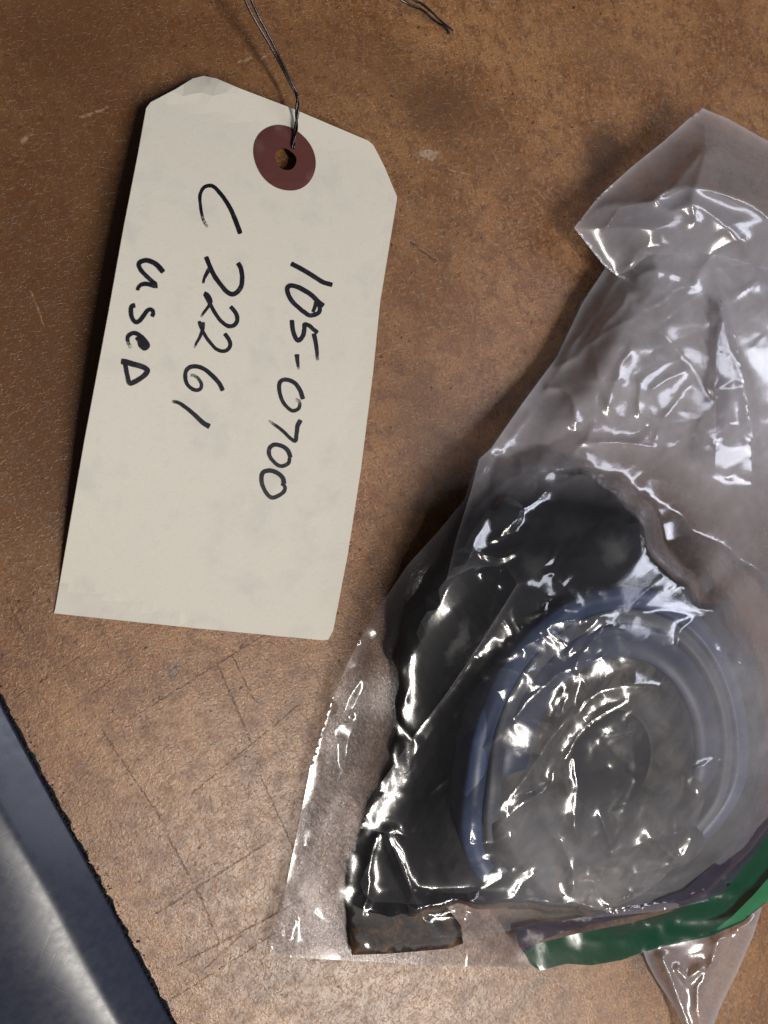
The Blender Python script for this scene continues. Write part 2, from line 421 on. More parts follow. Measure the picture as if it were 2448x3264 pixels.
def oily():
    k = NT('oil_soaked_paper'); n = k.noise(.28, 4, .6, dist=.8)
    c = k.ramp(n, [(.36, (.006, .005, .005)), (.48, (.018, .010, .006)), (.58, (.075, .034, .012)), (.72, (.19, .09, .028))])
    k.bsdf(c, .5, k.bump(k.noise(1.2, 3), .3, .0002), spec=.3); return k.m
M['oily'] = oily()
def film(name, haze=.05, tint=(.93, .93, .945), hcol=(.69, .68, .75), gloss=1.0, rough=.165, bump=.04, color=None, cfac=0.):
    k = NT(name)
    h = k.math('ADD', k.noise(.9, 3, .55, dist=.4), k.math('MULTIPLY', k.noise(3.0, 2, .5), .12))
    wr = k.sm(k.noise(1., 1.5, .5, vec=k.mapv(rot=(0, 0, .7), sc=(.25, 1.5, 1))), .60, .72)
    h = k.math('ADD', h, k.math('MULTIPLY', wr, .35))
    nb = k.bump(h, bump, .0004)
    tr = k.n('ShaderNodeBsdfTransparent'); tr.inputs[0].default_value = (*tint, 1)
    df = k.n('ShaderNodeBsdfDiffuse'); df.inputs[0].default_value = (*hcol, 1); k.l(nb, df.inputs['Normal'])
    tl = k.n('ShaderNodeBsdfTranslucent'); tl.inputs[0].default_value = (*hcol, 1); k.l(nb, tl.inputs['Normal'])
    hz = k.n('ShaderNodeMixShader'); hz.inputs[0].default_value = .4; k.l(df.outputs[0], hz.inputs[1]); k.l(tl.outputs[0], hz.inputs[2])
    body = k.n('ShaderNodeMixShader'); k.l(tr.outputs[0], body.inputs[1]); k.l(hz.outputs[0], body.inputs[2])
    at = k.n('ShaderNodeAttribute'); at.attribute_name = 'milk'
    k.l(k.math('MULTIPLY', k.sm(k.noise(.14, 4, .6), .3, .75, haze*.85, haze*1.15), at.outputs['Fac'], clamp=True), body.inputs[0])
    cur = body
    if color is not None:
        cd_ = k.n('ShaderNodeBsdfDiffuse'); k.put(cd_.inputs[0], k.mix(k.noise(.2, 3), color, tuple(c*1.5 for c in color)))
        mx = k.n('ShaderNodeMixShader'); mx.inputs[0].default_value = cfac; k.l(cur.outputs[0], mx.inputs[1]); k.l(cd_.outputs[0], mx.inputs[2]); cur = mx
    gl = k.n('ShaderNodeBsdfGlossy'); gl.inputs['Color'].default_value = (1, 1, 1, 1); gl.inputs['Roughness'].default_value = rough; k.l(nb, gl.inputs['Normal'])
    g2 = k.n('ShaderNodeBsdfGlossy'); g2.inputs['Roughness'].default_value = .05; k.l(nb, g2.inputs['Normal'])
    gm = k.n('ShaderNodeMixShader'); gm.inputs[0].default_value = .17; k.l(gl.outputs[0], gm.inputs[1]); k.l(g2.outputs[0], gm.inputs[2]); gl = gm
    fr = k.n('ShaderNodeFresnel'); fr.inputs[0].default_value = 1.5; k.l(nb, fr.inputs['Normal'])
    fa = k.math('MINIMUM', k.math('MULTIPLY', fr.outputs[0], 1.5*gloss), .45)
    mo = k.n('ShaderNodeMixShader'); k.l(fa, mo.inputs[0]); k.l(cur.outputs[0], mo.inputs[1]); k.l(gl.outputs[0], mo.inputs[2])
    k.l(mo.outputs[0], k.out.inputs[0]); return k.m
M['film_back'] = film('clear_film_back', .03, bump=.1, gloss=.12)
M['film'] = film('clear_film', .009)
M['film_over'] = film('clear_film_fold', .10)
M['film_flap'] = film('clear_film_flap', .40, rough=.2)
M['film_tail'] = film('clear_film_tail', .36)
M['green'] = film('green_printed_band', .03, color=(.002, .045, .023), cfac=.9, gloss=.35)
M['green_light'] = film('green_printed_fold', .03, color=(.03, .15, .07), cfac=.85, gloss=.5)
M['purple'] = film('violet_seal_strip', .03, color=(.034, .030, .048), cfac=.75, gloss=.05)

# ------------------------------------------------------------------ bench
E0 = U(0, 2215); E1 = U(560, 3264); ax = (E1-E0)/np.linalg.norm(E1-E0); nl = np.array([ax[1], -ax[0], 0])
if nl[0] > 0: nl = -nl
def bench_pt(s, t, z): return E0+ax*s+nl*t+np.array([0, 0, z])
# hardboard sheet with an uneven sawn edge
s_edge = np.linspace(-260, 420, 680)
jag = np.array([.35*random.random()**2+.18*math.sin(s*.9)+.12*math.sin(s*2.3) for s in s_edge])
top = [bench_pt(s, -j-.15, 0) for s, j in zip(s_edge, jag)]
far = [bench_pt(s_edge[-1], -620, 0), bench_pt(s_edge[0], -620, 0)]
V = np.array(top+far); n = len(V)
V2 = np.vstack([V, V-np.array([0, 0, 6.0])])
Fc = [tuple(range(n)), tuple(range(2*n-1, n-1, -1))]+[(i, i+n, (i+1) % n+n, (i+1) % n) for i in range(n)]
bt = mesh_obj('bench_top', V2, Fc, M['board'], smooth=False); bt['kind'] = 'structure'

# moulded edge strip
prof = [(.45, -6), (.45, -1.0), (.6, -.3), (1.0, .0)]
x, z = 1.0, .0; t = 1.0
def slope(t):
    if t < 7.6: return math.tan(math.radians(31-8*(t-1.5)/6.1))
    if t < 9.2: return math.tan(math.radians(23-14*(t-7.6)/1.6))
    return math.tan(math.radians(9-16*(1-math.exp(-(t-9.2)/11.0))))
while t < 75:
    dt = .35 if t < 25 else 3.0
    z += slope(t)*dt; t += dt; prof.append((t, z))
prof += [(75.5, z-1), (75.5, -25)]
ss = np.linspace(-260, 420, 171); V = []
for s in ss:
    for (t, z) in prof: V.append(bench_pt(s, t+.10*math.sin(s*.11)*(1 if t < 30 else 0), z+.06*math.sin(s*.17+t*.3)))
m = len(prof); Fc = [(i*m+j, i*m+j+1, (i+1)*m+j+1, (i+1)*m+j) for i in range(len(ss)-1) for j in range(m-1)]
es = mesh_obj('edge_strip', V, Fc, M['vinyl'])
es['label'] = 'dark grey plastic edging with a scuffed shiny ridge at the lower left of the bench'; es['category'] = 'bench edging'
# dirt packed in the joint
V = []; Fc = []
for i in range(800):
    s = random.uniform(-20, 140); t = random.gauss(.15, .25) if random.random() < .8 else random.gauss(-.5, .6); r = random.uniform(.06, .26)*(1.6 if random.random() < .08 else 1)
    c = bench_pt(s, t, .02 if t < 0 else -.25*random.random()); k = len(V); rot = random.uniform(0, 6)
    for q in range(5):
        a = rot+q*2*math.pi/5; V.append(c+np.array([math.cos(a)*r*random.uniform(.6, 1.3), math.sin(a)*r*random.uniform(.5, 1.2), 0]))
    V.append(c+np.array([0, 0, r*.8]))
    Fc += [(k+q, k+(q+1) % 5, k+5) for q in range(5)]
di = mesh_obj('joint_dirt', V, Fc, M['dirt'], smooth=False); di['kind'] = 'stuff'
di['label'] = 'black grit packed in the joint between board and grey edging'; di['category'] = 'dirt'

# ------------------------------------------------------------------ tag
T_OUT = [(176, 1940), (172, 1955), (600, 2000), (1030, 2041), (1046, 2039), (1062, 2010), (1108, 1770), (1150, 1500), (1190, 1180), (1212, 960), (1240, 790), (1263, 650), (1266, 628), (1225, 530), (1190, 462), (1175, 449),
         (930, 345), (760, 280), (690, 250), (650, 242), (615, 250), (560, 284), (480, 326), (466, 345), (440, 490), (395, 720), (345, 1000), (270, 1400)]
def tag_e(P):
    P = np.atleast_2d(P).astype(float); x, y = P[:, 0], P[:, 1]
    s = (2000-.10*(600-x)-y)/1640; s = np.clip(s+ (x-700)*.00012, 0, 1.1)
    u = np.clip((x-(470-.183*(y-340)))/830, 0, 1)
    e = .5+8.0*np.sin(math.pi*np.clip(s, 0, 1)*.84)**.9*(1-.62*u)
    e += .9*np.exp(-((x-1120)**2+(y-1180)**2)/180**2)*.35          # slight dent at the right edge
    d = np.clip(-( (x-520)*.27+(y-330)*.96 )+.0, 0, 200)*np.clip((790-x)/200, 0, 1)*np.clip((x-540)/60, 0, 1)
    d = np.clip(302-y-np.abs(x-660)*.12, 0, 100)*np.clip((770-x)/120, 0, 1)*np.clip((x-500)/60, 0, 1)
    e -= d*.030
    e -= np.clip((x-1000)/45, 0, 1)*np.clip((y-1930)/110, 0, 1)*.35
    return np.maximum(e, .42)
TC = U(620, 1150, 0); tag = empty('paper_tag', (TC[0], TC[1], 0), 'cream card tag with handwritten numbers, red eyelet patch and wire tie', 'tag')
eh = float(tag_e([(911, 507)])[0]); hc = U(911, 507, eh)
def to_px(P):      # inverse of U for points in mm
    P = np.atleast_2d(P); q = P-np.array([0, 0, CAM_H]); xc = q[:, 0]*ct+q[:, 2]*st; zc = -q[:, 0]*st+q[:, 2]*ct
    return np.stack([PW/2+F*xc/-zc, PH/2-F*q[:, 1]/-zc], 1)
aa = np.linspace(0, 2*math.pi, 41)[:-1]
def circ_px(c, r, wob=0, n=None):
    a = aa if n is None else np.linspace(0, 2*math.pi, n+1)[:-1]
    rr = r*(1+wob*np.sin(3*a+1)+wob*np.sin(5*a))
    return to_px(np.stack([c[0]+rr*np.cos(a), c[1]+rr*np.sin(a), np.full_like(a, c[2])], 1))
hole = circ_px(hc, 2.5, .02)
P, Fc = fill(T_OUT, 34, [hole], 16)
V = U(P[:, 0], P[:, 1], tag_e(P)); V, Fc = solidify(V, Fc, .32)
card = mesh_obj('card', V, Fc, M['card'], tag, smooth=False)
rc = U(909, 503, eh)
R_OUT = circ_px(rc, 7.35, .004, 64)
P, Fc = fill(R_OUT, 26, [hole], 10)
V = U(P[:, 0], P[:, 1], tag_e(P)+.30-.12*np.clip(1-dpoly(P, R_OUT, True)/9, 0, 1)); V, Fc = solidify(V, Fc, .33)
mesh_obj('eyelet_patch', V, Fc, M['ring'], tag, smooth=False)

# handwriting: (origin x, y, zoom) then strokes of (points, start width, end width, dry at the end)
HW = [
 ('letter', 580, 550, 5.528, [([(450, 970), (375, 830), (335, 650), (315, 480), (325, 370), (380, 270), (470, 230), (560, 250), (650, 340), (740, 450), (830, 590), (890, 710), (950, 860), (1030, 1080)], 9, 16, 'start')]),
 ('digit', 580, 550, 5.528, [([(985, 1590), (1040, 1690), (1060, 1830), (1050, 1980), (990, 2090), (890, 2145), (780, 2090), (680, 1970), (590, 1850), (520, 1720), (470, 1600), (425, 1480)], 15, 15, ''), ([(490, 1690), (430, 1790), (390, 1880), (375, 1970)], 14, 7, 'end')]),
 ('digit', 540, 900, 4.424, [([(860, 340), (930, 420), (960, 510), (930, 590), (860, 620), (780, 590), (690, 500), (620, 390), (555, 270), (495, 160)], 14, 12, ''), ([(490, 150), (550, 185), (585, 270), (550, 340), (490, 420), (440, 490)], 13, 8, 'end')]),
 ('digit', 540, 900, 4.424, [([(780, 720), (840, 810), (860, 880), (820, 950), (740, 970), (650, 930), (560, 830), (500, 740), (440, 620), (420, 545)], 13, 10, ''), ([(470, 560), (470, 660), (430, 770), (380, 860), (350, 925)], 14, 6, 'end')]),
 ('digit', 540, 900, 4.424, [([(755, 1530), (700, 1420), (610, 1320), (500, 1230), (400, 1190), (310, 1190), (250, 1230), (225, 1300), (235, 1400), (290, 1480), (370, 1520), (440, 1500), (452, 1430), (410, 1360), (350, 1315), (285, 1310)], 15, 10, 'end')]),
 ('digit', 540, 900, 4.424, [([(35, 1680), (120, 1695), (210, 1750), (300, 1820), (400, 1910), (490, 1990), (570, 2035)], 10, 17, 'start')]),
 ('letter', 340, 800, 4.915, [([(890, 335), (810, 240), (710, 170), (600, 148), (510, 190), (520, 270), (600, 370), (700, 460), (780, 525)], 17, 13, ''), ([(800, 545), (740, 545), (640, 518), (550, 525), (498, 570), (485, 620)], 16, 11, '')]),
 ('letter', 340, 800, 4.915, [([(450, 850), (395, 870), (380, 960), (405, 1060), (455, 1115), (520, 1090), (590, 1000), (650, 925), (715, 925), (730, 975), (708, 1030)], 15, 13, '')]),
 ('letter', 340, 800, 4.915, [([(380, 1520), (335, 1430), (330, 1350), (385, 1295), (460, 1290), (530, 1335), (600, 1410), (640, 1480), (595, 1520), (545, 1480), (520, 1400), (480, 1340)], 11, 20, 'start'), ([(540, 1390), (590, 1490)], 19, 19, '')]),
 ('letter', 340, 800, 4.915, [([(225, 1730), (300, 1740), (400, 1770), (520, 1800), (610, 1840), (640, 1880), (600, 1940), (510, 2010), (430, 2055), (360, 2070), (325, 1950), (305, 1850), (290, 1760)], 18, 14, '')]),
 ('digit', 860, 800, 5.528, [([(375, 220), (500, 285), (640, 365), (780, 450), (920, 540), (1040, 580), (1105, 600)], 15, 15, '')]),
 ('digit', 860, 800, 5.528, [([(950, 970), (860, 900), (750, 790), (620, 700), (480, 630), (370, 610), (310, 660), (330, 770), (400, 890), (500, 990), (600, 1070), (700, 1135), (790, 1125), (870, 1080), (882, 1000), (850, 920)], 16, 13, ''), ([(820, 900), (800, 980), (760, 1080)], 13, 10, '')]),
 ('digit', 860, 800, 5.528, [([(395, 1215), (400, 1330), (430, 1470), (490, 1575), (550, 1550), (600, 1460), (612, 1360), (620, 1295), (700, 1320), (780, 1390), (850, 1440)], 14, 13, ''), ([(775, 1455), (810, 1600), (830, 1750), (843, 1935)], 15, 9, 'end')]),
 ('hyphen', 860, 800, 5.528, [([(480, 1820), (488, 1920), (508, 2090)], 16, 7, 'end')]),
 ('digit', 800, 1100, 4.254, [([(708, 735), (670, 620), (610, 530), (530, 480), (440, 472), (388, 520), (392, 640), (430, 760), (500, 850), (570, 893), (640, 868), (665, 810), (650, 760), (605, 738)], 14, 10, 'end')]),
 ('digit', 800, 1100, 4.254, [([(675, 1015), (635, 1100), (620, 1200), (605, 1295), (540, 1270), (450, 1180), (350, 1100), (240, 1025)], 14, 9, 'end')]),
 ('digit', 800, 1100, 4.254, [([(540, 1530), (500, 1430), (420, 1370), (320, 1352), (255, 1400), (250, 1490), (300, 1570), (370, 1630), (440, 1640), (510, 1600), (528, 1530)], 14, 11, '')]),
 ('digit', 800, 1100, 4.254, [([(450, 1885), (430, 1800), (350, 1730), (250, 1702), (165, 1730), (145, 1820), (165, 1920), (220, 2020), (290, 2070), (380, 2040), (450, 1985), (462, 1920), (415, 1878)], 15, 11, '')]),
]
lift = .04
for nm, ox, oy, zm, strokes in HW:
    V = []; Fc = []; dry = []
    for pts, w0, w1, fade in strokes:
        p = np.array(pts, float)/zm+np.array([ox, oy]); c = catmull(p, 7); c = resample(c, 3.2)
        n = len(c); t = np.linspace(0, 1, n)
        T = np.gradient(c, axis=0); T /= np.linalg.norm(T, axis=1)[:, None]; N = np.stack([-T[:, 1], T[:, 0]], 1)
        w = (w0+(w1-w0)*t)*.5*1.02
        jt = np.convolve(rng.normal(0, .5, (n+8)), np.ones(4)/4, 'same')[4:-4]; jt2 = np.convolve(rng.normal(0, .5, (n+8)), np.ones(4)/4, 'same')[4:-4]
        cap = np.minimum(1, np.sqrt(np.clip(np.minimum(np.arange(n), n-1-np.arange(n))*3.2/(w*.55)+.42, 0, 1)))
        L = c+N*((w+jt)*cap)[:, None]; R = c-N*((w+jt2)*cap)[:, None]; Cc = c
        k = len(V); q = np.stack([L, Cc, R], 1).reshape(-1, 2)
        V += list(U(q[:, 0], q[:, 1], tag_e(q)+lift)); lift += .0035
        f = np.zeros(n)
        if fade == 'end': f = np.clip((t-.55)/.45, 0, 1)*.8
        if fade == 'start': f = np.clip((.30-t)/.30, 0, 1)*.8
        dry += list(np.repeat(f, 3))
        for i in range(n-1):
            for j in (0, 1): Fc.append((k+i*3+j, k+i*3+j+1, k+i*3+j+4, k+i*3+j+3))
    o = mesh_obj(nm, V, Fc, M['ink'], tag)
    at = o.data.attributes.new('dry', 'FLOAT', 'POINT'); at.data.foreach_set('value', dry)

# wire: two strands, through the eyelet, twisted, out past the top of the picture and back to two free ends
wp = [(928, 500, .6), (932, 486, 1.0), (934, 472, 3.6), (938, 440, 4.0), (944, 400, 4.4), (946, 372, 5.0), (948, 345, 6.0), (948, 318, 6.6), (944, 296, 7.0), (930, 270, 7.6), (915, 240, 8.2), (880, 170, 9.5), (845, 105, 11), (812, 45, 12.5), (785, -20, 14), (770, -110, 16), (790, -230, 19), (860, -330, 21), (960, -370, 21), (1080, -300, 19), (1180, -160, 15)]
def strand(ph, tail):
    pts = np.array(wp+tail, float); c = catmull(np.array([U(a, b, z) for a, b, z in pts]), 14); n = len(c)
    T = np.gradient(c, axis=0); T /= np.linalg.norm(T, axis=1)[:, None]
    N = np.cross(T, [0, 0, 1.]); N /= np.linalg.norm(N, axis=1)[:, None]; B = np.cross(T, N)
    s = np.concatenate([[0], np.cumsum(np.linalg.norm(np.diff(c, axis=0), axis=1))])
    loose = np.clip((s-s[-1]+38)/30, 0, 1)          # the two ends part again
    off = .25+.42*np.clip((s-20)/18, 0, 1)
    off = off*(1-loose)
    tw = np.where(s < 15, s*.72, 15*.72+(s-15)*.05)
    a = ph+tw
    return c+(N*np.cos(a)[:, None]+B*np.sin(a)[:, None])*off[:, None]
ta = [(1262, -18, 9), (1300, 14, 8), (1334, 28, 7), (1352, 38, 5.6), (1378, 60, 4), (1400, 76, 2.6), (1416, 84, 1.5), (1432, 106, .35)]
tb = [(1290, -30, 9), (1322, 0, 8), (1341, 9, 7.2), (1372, 34, 5.4), (1400, 62, 3.8), (1424, 82, 2.4), (1444, 96, 1.6)]
for ph, tl in ((.4, ta), (.4+math.pi, tb)):
    c = strand(ph, tl); V, Fc = tube(c, .29, 8); mesh_obj('wire_strand', V, Fc, M['wire'], tag)

# ------------------------------------------------------------------ machine part in the bag
GC = U(1984, 2440, 18)
part = empty('machine_part', (GC[0], GC[1], 0), 'black round machine part with blue rim and grey centre inside the clear bag', 'machine part')
BODY = [(1485, 1660), (1555, 1575), (1640, 1530), (1740, 1500), (1850, 1500), (1930, 1545), (1985, 1580), (2034, 1619), (2060, 1640), (2081, 1689), (2105, 1760), (2136, 1802), (2190, 1850), (2226, 1892), (2300, 1960), (2380, 2090), (2425, 2250), (2430, 2430), (2400, 2600), (2320, 2760), (2180, 2860), (1950, 2900), (1700, 2910), (1480, 2890), (1310, 2915), (1118, 2895), (1122, 2800), (1150, 2700), (1195, 2600), (1246, 2497), (1280, 2400), (1290, 2294), (1287, 2130), (1305, 2010), (1355, 1895), (1425, 1810), (1452, 1740)]
body_poly = resample(catmull(BODY, 3, True), 16, True)
body_poly = body_poly+np.stack([vnoise(body_poly, 46, 61)-.5, vnoise(body_poly, 46, 62)-.5], 1)*30
P, Fc = fill(body_poly, 40, [], 22)
LEFTB = [(1740, 1500), (1640, 1530), (1555, 1575), (1485, 1660), (1452, 1740), (1425, 1810), (1355, 1895), (1305, 2010), (1287, 2130), (1290, 2294), (1280, 2400), (1246, 2497), (1195, 2600), (1150, 2700), (1122, 2800), (1118, 2895)]
def lift(P): return 10.5*np.exp(-(((P[:, 0]-1430)/340)**2+((P[:, 1]-1740)/420)**2))
def zbody(P): return (4.6+lift(P)+(9.2-.8*lift(P))*sstep(dpoly(P, LEFTB)/380))*(1-.42*sstep((P[:, 1]-2560)/330))
zt = zbody(P)+.5*vnoise(P, 120, 3)
zt -= 1.6*np.clip(1-dpoly(P, body_poly, True)/40, 0, 1)**1.5
V = U(P[:, 0], P[:, 1], zt); V, Fc = solidify(V, Fc, 5.6)
mesh_obj('body', V, Fc, M['iron'], part, smooth=False)
def lath(name, prof, mat, c=GC, seg=96, wob=0, a0=None, a1=None): V, Fc = lathe([(r*1.1, z) for r, z in prof], c, seg, wob, a0, a1); return mesh_obj(name, V, Fc, M[mat], part)
lath('rim', [(41.6, -7), (41.8, -.8), (41.2, 0), (37.6, .2), (36.8, -.2), (36.7, -2)], 'blue', wob=.006, a0=-52, a1=214)
lath('ledge', [(36.65, -3), (36.6, -.9), (36, -.6), (33.4, -.3), (33.0, -.8), (32.95, -4)], 'ledge', wob=.006, a0=-62, a1=220)
lath('band', [(32.9, -5), (32.9, -2.0), (32.4, -1.6), (25.2, -1.9), (24.8, -2.6), (24.7, -6)], 'navy', wob=.006, a0=-48, a1=208)
lath('disc', [(35.2, -9), (34.8, -3.8), (32, -3.1), (25, -2.8), (24.0, -2.2), (21, -1.5), (17, -1.8), (13, -3.4), (11.8, -4.2), (8, -4.3), (.01, -4.3)], 'steel')
for (px, py, ax_, ay_, an, zz, mt, nm) in ((2085, 2705, 165, 80, -.2, 14.9, 'steel', 'boss'),):
    a = np.linspace(0, 2*math.pi, 31)[:-1]
    q = np.stack([px+ax_*np.cos(a)*math.cos(an)-ay_*np.sin(a)*math.sin(an), py+ax_*np.cos(a)*math.sin(an)+ay_*np.sin(a)*math.cos(an)], 1)
    P, Fc = fill(q, 28, [], 18); d = dpoly(P, q, True)
    V = U(P[:, 0], P[:, 1], zz+(1.1 if nm == 'boss' else .5)*sstep(d/70)); V, Fc = solidify(V, Fc, 3.0)
    mesh_obj(nm, V, Fc, M[mt], part)
# oil-soaked scrap
SC = [(1112, 2800), (1106, 2880), (1110, 2920), (1122, 3044), (1240, 3040), (1430, 3024), (1475, 3008), (1470, 2950), (1430, 2900), (1330, 2840), (1200, 2780)]
P, Fc = fill(SC, 22, [], 14)
zz = .9+1.6*np.clip((P[:, 0]-1090)/380, 0, 1.1)+.9*vnoise(P, 70, 5)+.5*vnoise(P, 35, 6)
V = U(P[:, 0], P[:, 1], zz); V, Fc = solidify(V, Fc, .3)
sc = mesh_obj('oily_scrap', V, Fc, M['oily']); sc['label'] = 'dark brown oil-soaked scrap lying in the lower left of the clear bag'; sc['category'] = 'scrap'

# ------------------------------------------------------------------ clear bag
CR = [  # folds measured off the photograph: points, height mm, width px
 ([(1987, 862), (2019, 823), (2054, 792), (2089, 782), (2124, 781), (2163, 800), (2194, 835), (2226, 878)], 1.0, 26),
 ([(2034, 882), (2073, 864), (2112, 862), (2151, 872), (2190, 893), (2210, 903), (2230, 886), (2245, 847), (2269, 812), (2308, 782), (2355, 771), (2378, 792), (2401, 827), (2425, 905)], 1.2, 26),
 ([(1843, 722), (1905, 663), (1976, 650), (2050, 644), (2089, 632), (2151, 597), (2198, 587), (2288, 609), (2386, 640), (2448, 690)], 1.3, 24),
 ([(2255, 474), (2218, 495), (2191, 538), (2151, 581), (2105, 616), (2081, 632)], 1.2, 22), ([(2253, 484), (2226, 566), (2218, 636), (2214, 710)], .9, 20),
 ([(2210, 640), (2308, 722), (2378, 788)], .9, 24), ([(2090, 645), (2120, 670), (2150, 678), (2190, 660)], .6, 12),
 ([(1966, 900), (1870, 1039), (1792, 1135)], 1.1, 18), ([(1997, 936), (1924, 1033), (1882, 1093), (1786, 1165)], 1.2, 20),
 ([(2027, 960), (2141, 1099), (2280, 1274)], -1.1, 24), ([(2298, 960), (2286, 1141), (2283, 1274)], 1.2, 24), ([(2292, 990), (2340, 1141), (2388, 1298), (2394, 1503)], 1.5, 24),
 ([(2280, 1509), (2322, 1521), (2388, 1530)], -1.4, 16), ([(2280, 1412), (2283, 1500)], 1.2, 18), ([(1870, 1406), (1960, 1412), (2027, 1421), (2087, 1430)], 1.1, 14),
 ([(2039, 1219), (2033, 1322)], .9, 12), ([(2009, 1117), (1978, 1165), (1942, 1298)], 1.1, 16), ([(2183, 1183), (2087, 1237)], .7, 14), ([(2200, 1230), (2120, 1330), (2090, 1400)], .8, 20),
 ([(1745, 1235), (1800, 1245), (1830, 1290), (1840, 1340)], .9, 14), ([(1845, 1365), (1700, 1430), (1585, 1455)], -1.0, 26),
 ([(2202, 1981), (2172, 2020), (2157, 2059)], 1.2, 12), ([(2295, 2080), (2352, 2110), (2400, 2131), (2448, 2134)], 1.3, 18), ([(2050, 1945), (2120, 1945), (2240, 1965)], .5, 16),
 ([(2100, 2186), (2006, 2189), (1901, 2211), (1833, 2276), (1771, 2341), (1717, 2406), (1655, 2497), (1588, 2578)], 1.7, 24),
 ([(2003, 2233), (1934, 2280), (1887, 2305), (1825, 2374), (1771, 2457), (1749, 2497), (1650, 2580), (1588, 2640)], 1.6, 20),
 ([(1919, 1965), (1862, 2016), (1815, 2081)], 1.0, 14), ([(1939, 1987), (1880, 2059), (1836, 2117), (1768, 2157), (1688, 2236), (1641, 2287), (1554, 2367), (1532, 2388)], 1.2, 18),
 ([(1753, 1985), (1825, 1978), (1909, 1963)], 1.0, 14), ([(1836, 2131), (1919, 2092)], .8, 12), ([(1514, 2102), (1587, 2135), (1681, 2150)], 1.0, 16), ([(1522, 2150), (1587, 2211), (1637, 2290)], .9, 16),
 ([(1720, 1990), (1760, 2030), (1790, 2050)], .9, 18), ([(1580, 2110), (1700, 2040)], .8, 18),
 ([(1835, 2416), (1839, 2578), (1831, 2781), (1831, 2846)], 1.0, 14), ([(1913, 2603), (1945, 2692)], .9, 10), ([(1790, 2690), (1830, 2780)], .8, 12),
 ([(1950, 2730), (2009, 2700), (2072, 2680), (2138, 2664), (2167, 2659)], 1.1, 16), ([(2204, 2677), (2181, 2733), (2111, 2710)], 1.2, 16), ([(1920, 2809), (1999, 2788), (2065, 2774), (2148, 2756), (2191, 2723)], 1.2, 18),
 ([(1943, 2880), (1999, 2865), (2082, 2849), (2148, 2837)], .9, 14), ([(2070, 2665), (2130, 2700), (2170, 2750)], .7, 18), ([(2220, 2470), (2300, 2450), (2340, 2430)], .9, 22),
 ([(1234, 2656), (1282, 2776), (1319, 2861), (1385, 2981)], 1.2, 14), ([(1198, 2674), (1168, 2831), (1150, 2963), (1165, 3030)], 1.2, 14), ([(1240, 2656), (1403, 2674), (1512, 2692), (1632, 2668)], .8, 12),
 ([(1077, 2686), (993, 2782), (927, 2861), (878, 2927)], 1.2, 16), ([(1077, 2372), (1065, 2541), (1071, 2662), (1040, 2800), (1000, 2900)], 1.4, 26), ([(1010, 2600), (1060, 2605)], .7, 10), ([(896, 2963), (909, 3018), (939, 2933)], 1.0, 12),
 ([(960, 2890), (1000, 2910), (1035, 2950)], 1.0, 18), ([(1203, 2121), (1156, 2157), (1116, 2215), (1105, 2262), (1123, 2291)], 1.2, 16), ([(1213, 2207), (1123, 2280), (1058, 2334)], .9, 10), ([(1177, 2370), (1127, 2475)], .9, 14),
 ([(1203, 2008), (1231, 2056), (1253, 2189), (1260, 2280), (1311, 2356)], -1.2, 22), ([(1310, 2090), (1295, 2230)], .7, 12),
 ([(1535, 1631), (1531, 1682), (1506, 1718), (1517, 1751), (1553, 1769), (1600, 1776), (1636, 1762)], 1.4, 13), ([(1658, 1624), (1654, 1653), (1633, 1682)], 1.0, 12), ([(1734, 1570), (1665, 1621)], 1.0, 12), ([(1560, 1720), (1605, 1700)], .9, 10),
 ([(1419, 1859), (1455, 1838), (1502, 1827), (1546, 1830), (1589, 1859)], 1.3, 13), ([(1524, 1461), (1502, 1563), (1452, 1725), (1423, 1848)], 1.4, 20), ([(1585, 1455), (1555, 1560)], -.8, 16),
 ([(1600, 2800), (1520, 2850), (1470, 2950)], 1.0, 16), ([(1700, 2790), (1640, 2850)], .8, 12), ([(1560, 2740), (1450, 2760)], .8, 14), ([(1500, 2560), (1490, 2680)], .7, 14), ([(1420, 2480), (1370, 2530)], .5, 6),
]
_FACETS = {}
def facets(P, seed, n=900):
    # crumpled sheet: flat facets between random crease points, drawn out along the diagonal of the bag
    if seed not in _FACETS:
        g = np.random.default_rng(seed); u = np.stack([g.uniform(-1300, 1300, n), g.uniform(-1500, 1500, n)], 1)
        u[:, 0] *= 1.0; a = math.radians(-43); q = np.stack([u[:, 0]*1.9, u[:, 1]*.62], 1)
        q = q@np.array([[math.cos(a), math.sin(a)], [-math.sin(a), math.cos(a)]])+np.array([1800, 2000])
        q = q[(q[:, 0] > 750) & (q[:, 0] < 2760) & (q[:, 1] > 250) & (q[:, 1] < 3350)]
        r = delaunay_2d_cdt([Vector((float(x), float(y))) for x, y in q], [], [], 0, 1e-4)
        _FACETS[seed] = (np.array([(v.x, v.y) for v in r[0]]), np.array(r[2]), g.normal(0, 1, len(r[0])))
    Q, T, H = _FACETS[seed]; z = np.zeros(len(P)); o = np.argsort(P[:, 0]); X = P[o, 0]
    for t in T:
        A, B, C = Q[t]; lo = np.searchsorted(X, min(A[0], B[0], C[0])); hi = np.searchsorted(X, max(A[0], B[0], C[0]))
        if lo >= hi: continue
        i = o[lo:hi]; p = P[i]; d = (B[1]-C[1])*(A[0]-C[0])+(C[0]-B[0])*(A[1]-C[1])
        if abs(d) < 1e-6: continue
        l1 = ((B[1]-C[1])*(p[:, 0]-C[0])+(C[0]-B[0])*(p[:, 1]-C[1]))/d; l2 = ((C[1]-A[1])*(p[:, 0]-C[0])+(A[0]-C[0])*(p[:, 1]-C[1]))/d
        m = (l1 >= -1e-6) & (l2 >= -1e-6) & (l1+l2 <= 1+1e-6)
        z[i[m]] = l1[m]*H[t[0]]+l2[m]*H[t[1]]+(1-l1[m]-l2[m])*H[t[2]]
    return z
